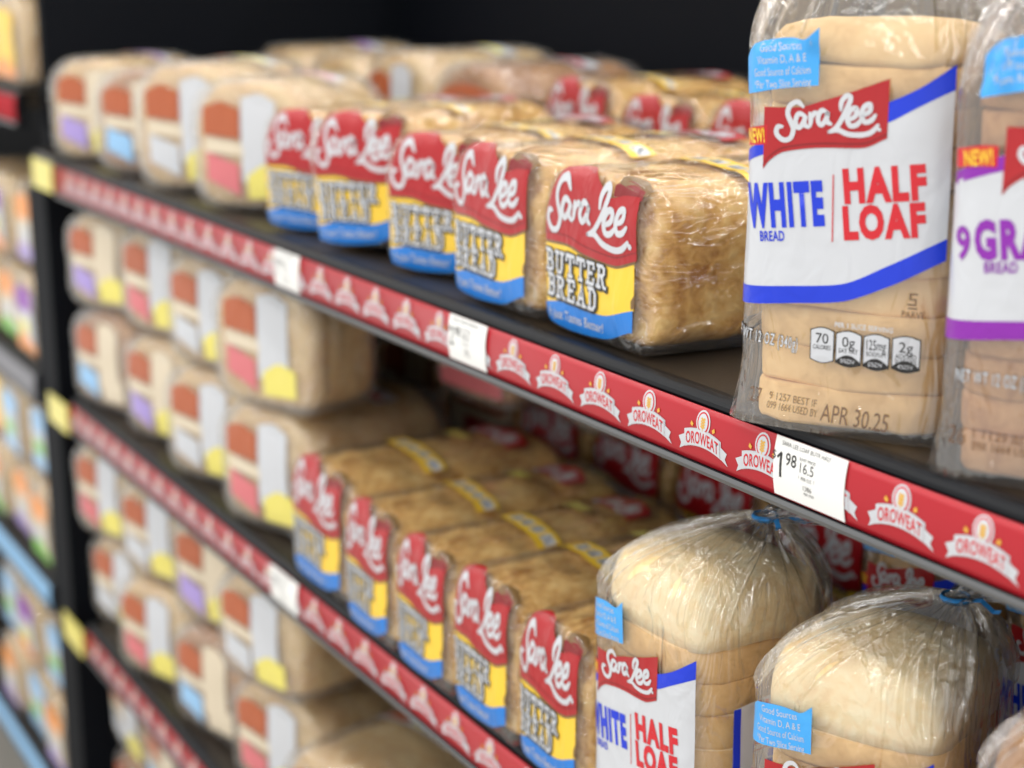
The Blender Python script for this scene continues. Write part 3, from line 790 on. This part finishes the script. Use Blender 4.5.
    ls = ['Good Sources', 'Vitamin D, A & E', 'Good Source of Calcium', '*Per Two Slice Serving'] if kind == 'white' else ['Baked with', 'a Touch of S', 'from Real Honey']
    for i, t in enumerate(ls):
        q.text(t, -.0405+ox+.0005*i, .2235-.0067*i+dv+(0 if kind == 'white' else -.003), .0044, 'white', 2, w=(.026 + .0045*min(i, 2)) if kind == 'white' else [.026, .030, .036][i], rot=.09)
    return a, l, k, p, q
def make_half(kind, loc, yaw, label, group, H=0.205, heel=0.03, neck=0.30, lean=(0, 0.01, 1, 1), seed=1.0, dv=0.0, low=True, side=False, ns=9, pitch=0.0, sc=1.0):
    root = link('half_loaf_bag', None)
    tag(root, label, 'bread', group)
    root.location = loc; root.rotation_euler = (pitch, 0, yaw); root.scale = (sc, sc, sc)
    side_m = MATS['pan_crust'] if kind == 'white' else MATS['grain_crust']
    top_m = (MATS['crumb'] if loc[2] < 0 else MATS['top_crust']) if kind == 'white' else MATS['grain_crust']
    h = H/ns; ms = [slice_mesh(.0600, .0590, h-.0002, seed+i*3.3, top_m, side_m) for i in range(3)]
    rn = random.Random(int(seed*10))
    for i in range(ns):
        s = link('slice', ms[i % 3], root); s.location = (rn.uniform(-.0016, .0016), rn.uniform(-.0016, .0016), .0015+i*h); s.rotation_euler = (0, 0, rn.choice([0, PI/2, PI, -PI/2])+rn.uniform(-.03, .03))
    s = link('heel', slice_mesh(*((.0615, .0605) if loc[2] < 0 else (.0602, .0592)), heel, seed+11, top_m, top_m, True), root); s.location = (0, 0, H+.0015)
    vs, fs = rings(half_bag_rings(H+heel*0.35, heel, neck, lean, seed), True, False)
    mb = MB(); mb.add(vs, fs); link('bag', mb.mesh('bag', [MATS['half_film']], True), root)
    bvh = BVHTree.FromPolygons(vs, fs)
    a, l, k, p, q = half_label(kind, dv, low)
    fm = box_map(bvh)
    lb = a.build('label', fm, root); l.build('lettering', fm, lb)
    if k.items:
        kk = k.build('bag_print', fm, root)
    pp = p.build('claim_patch', fm, root); q.build('lettering', fm, pp)
    if side:
        sm = box_map(bvh, 'side'); a2 = Art(); b2 = Art()
        t0 = dv+.105
        a2.band(-.034, .036, [(-.034, t0-.03), (.036, t0-.02)], [(-.034, t0+.070), (.0, t0+.075), (.036, t0+.088)], 'white', 0, 14, 12)
        a2.band(-.034, -.028, t0-.03, t0+.070, 'royal', 1, 3, 10); a2.band(.031, .036, t0-.02, [(.031, t0+.085), (.036, t0+.088)], 'royal', 1, 3, 10)
        b2.text('HALF', -.007, t0+.056, .015, 'crimson', 2, w=.032, rot=PI/2-.1, bold=.03); b2.text('LOAF', .013, t0+.058, .015, 'crimson', 2, w=.032, rot=PI/2-.1, bold=.03)
        b2.text('WHITE', .006, t0+.012, .022, 'royal', 2, w=.044, rot=PI/2-.1, bold=.03)
        b2.strokes([[(-.016, t0+.036), (.026, t0+.040)]], 0, 0, 1, .0007, 'crimson', 2, smooth=False)
        sl = a2.build('side_label', sm, root); b2.build('lettering', sm, sl)
    tie = MB(); r0 = .0085
    rr = [[Vector((lean[0]+(r0+.0012*math.cos(t))*math.cos(a_*PI/8), lean[1]+(r0+.0012*math.cos(t))*math.sin(a_*PI/8), neck+.0022*math.sin(t))) for a_ in range(16)] for t in (0, PI/2, PI, 1.5*PI, 2*PI)]
    tie.add(*rings(rr, False, False))
    for sg in (-1, 1):
        pts = [(r0, 0, 0), (r0+.010, sg*.006, .004), (r0+.020, sg*.012, .001), (r0+.027, sg*.020, .005)]
        for (x, y, z), (x2, y2, z2) in zip(pts, pts[1:]):
            tie.add([(lean[0]+x, lean[1]+y-.002, neck+z-.0006), (lean[0]+x2, lean[1]+y2-.002, neck+z2-.0006), (lean[0]+x2, lean[1]+y2+.002, neck+z2+.0006), (lean[0]+x, lean[1]+y+.002, neck+z+.0006)], [(0, 1, 2, 3)])
    link('twist_tie', tie.mesh('twist_tie', [TIE], True), root)
    return root
YW = R(28)
make_half('white', (-.783, .064, zu), YW, 'standing white half-loaf bag with blue-banded label on the upper shelf', 'half-loaf bags on the upper shelf', H=0.207, heel=.024, neck=.310, lean=(.018, .004, 1, 1), seed=1.3, sc=1.03, dv=-.003)
make_half('grain', (-.636, .086, zu), YW, 'standing grain half-loaf bag with purple-banded label on the upper shelf', 'half-loaf bags on the upper shelf', H=0.195, heel=.03, neck=.305, lean=(.012, .004, 1, 1), seed=4.1, dv=.002)
gm = 'tied half-loaf bags on the middle shelf'
make_half('white', (-.917, .044, zm), R(2), 'tied white half-loaf bag with a side label, touching the butter loaves', gm, H=0.172, heel=.052, neck=.252, lean=(.034, .016, 1, .35), seed=2.2, dv=-.042, low=False, side=True, ns=7)
make_half('white', (-.748, .054, zm), R(24), 'tied white half-loaf bag on the middle shelf between two other tied bags', gm, H=0.166, heel=.052, neck=.247, lean=(.040, .004, 1, .35), seed=6.7, dv=-.045, low=False, ns=7)
make_half('grain', (-.570, .066, zm), R(22), 'tied grain half-loaf bag on the middle shelf, cut off by the frame edge', gm, H=0.178, heel=.052, neck=.255, lean=(.030, .010, 1, .35), seed=8.4, dv=-.03, low=False, ns=7)
for i, x in enumerate((-.935, -.78, -.625)):
    make_half('white', (x, .31, zm), R(3), 'shaded half-loaf bag in the back row behind the %s' % ['bag touching the butter loaves', 'middle tied bag', 'tied grain bag'][i], 'back row of half-loaf bags', H=.175, heel=.04, neck=.25, lean=(0, .02, 1, .4), seed=10.5+i, dv=-.03, low=False, ns=8)
for k, o in PROTO.items():
    if k not in USED:
        for c in list(o.children):
            for d in list(c.children): bpy.data.objects.remove(d)
            bpy.data.objects.remove(c)
        bpy.data.objects.remove(o)
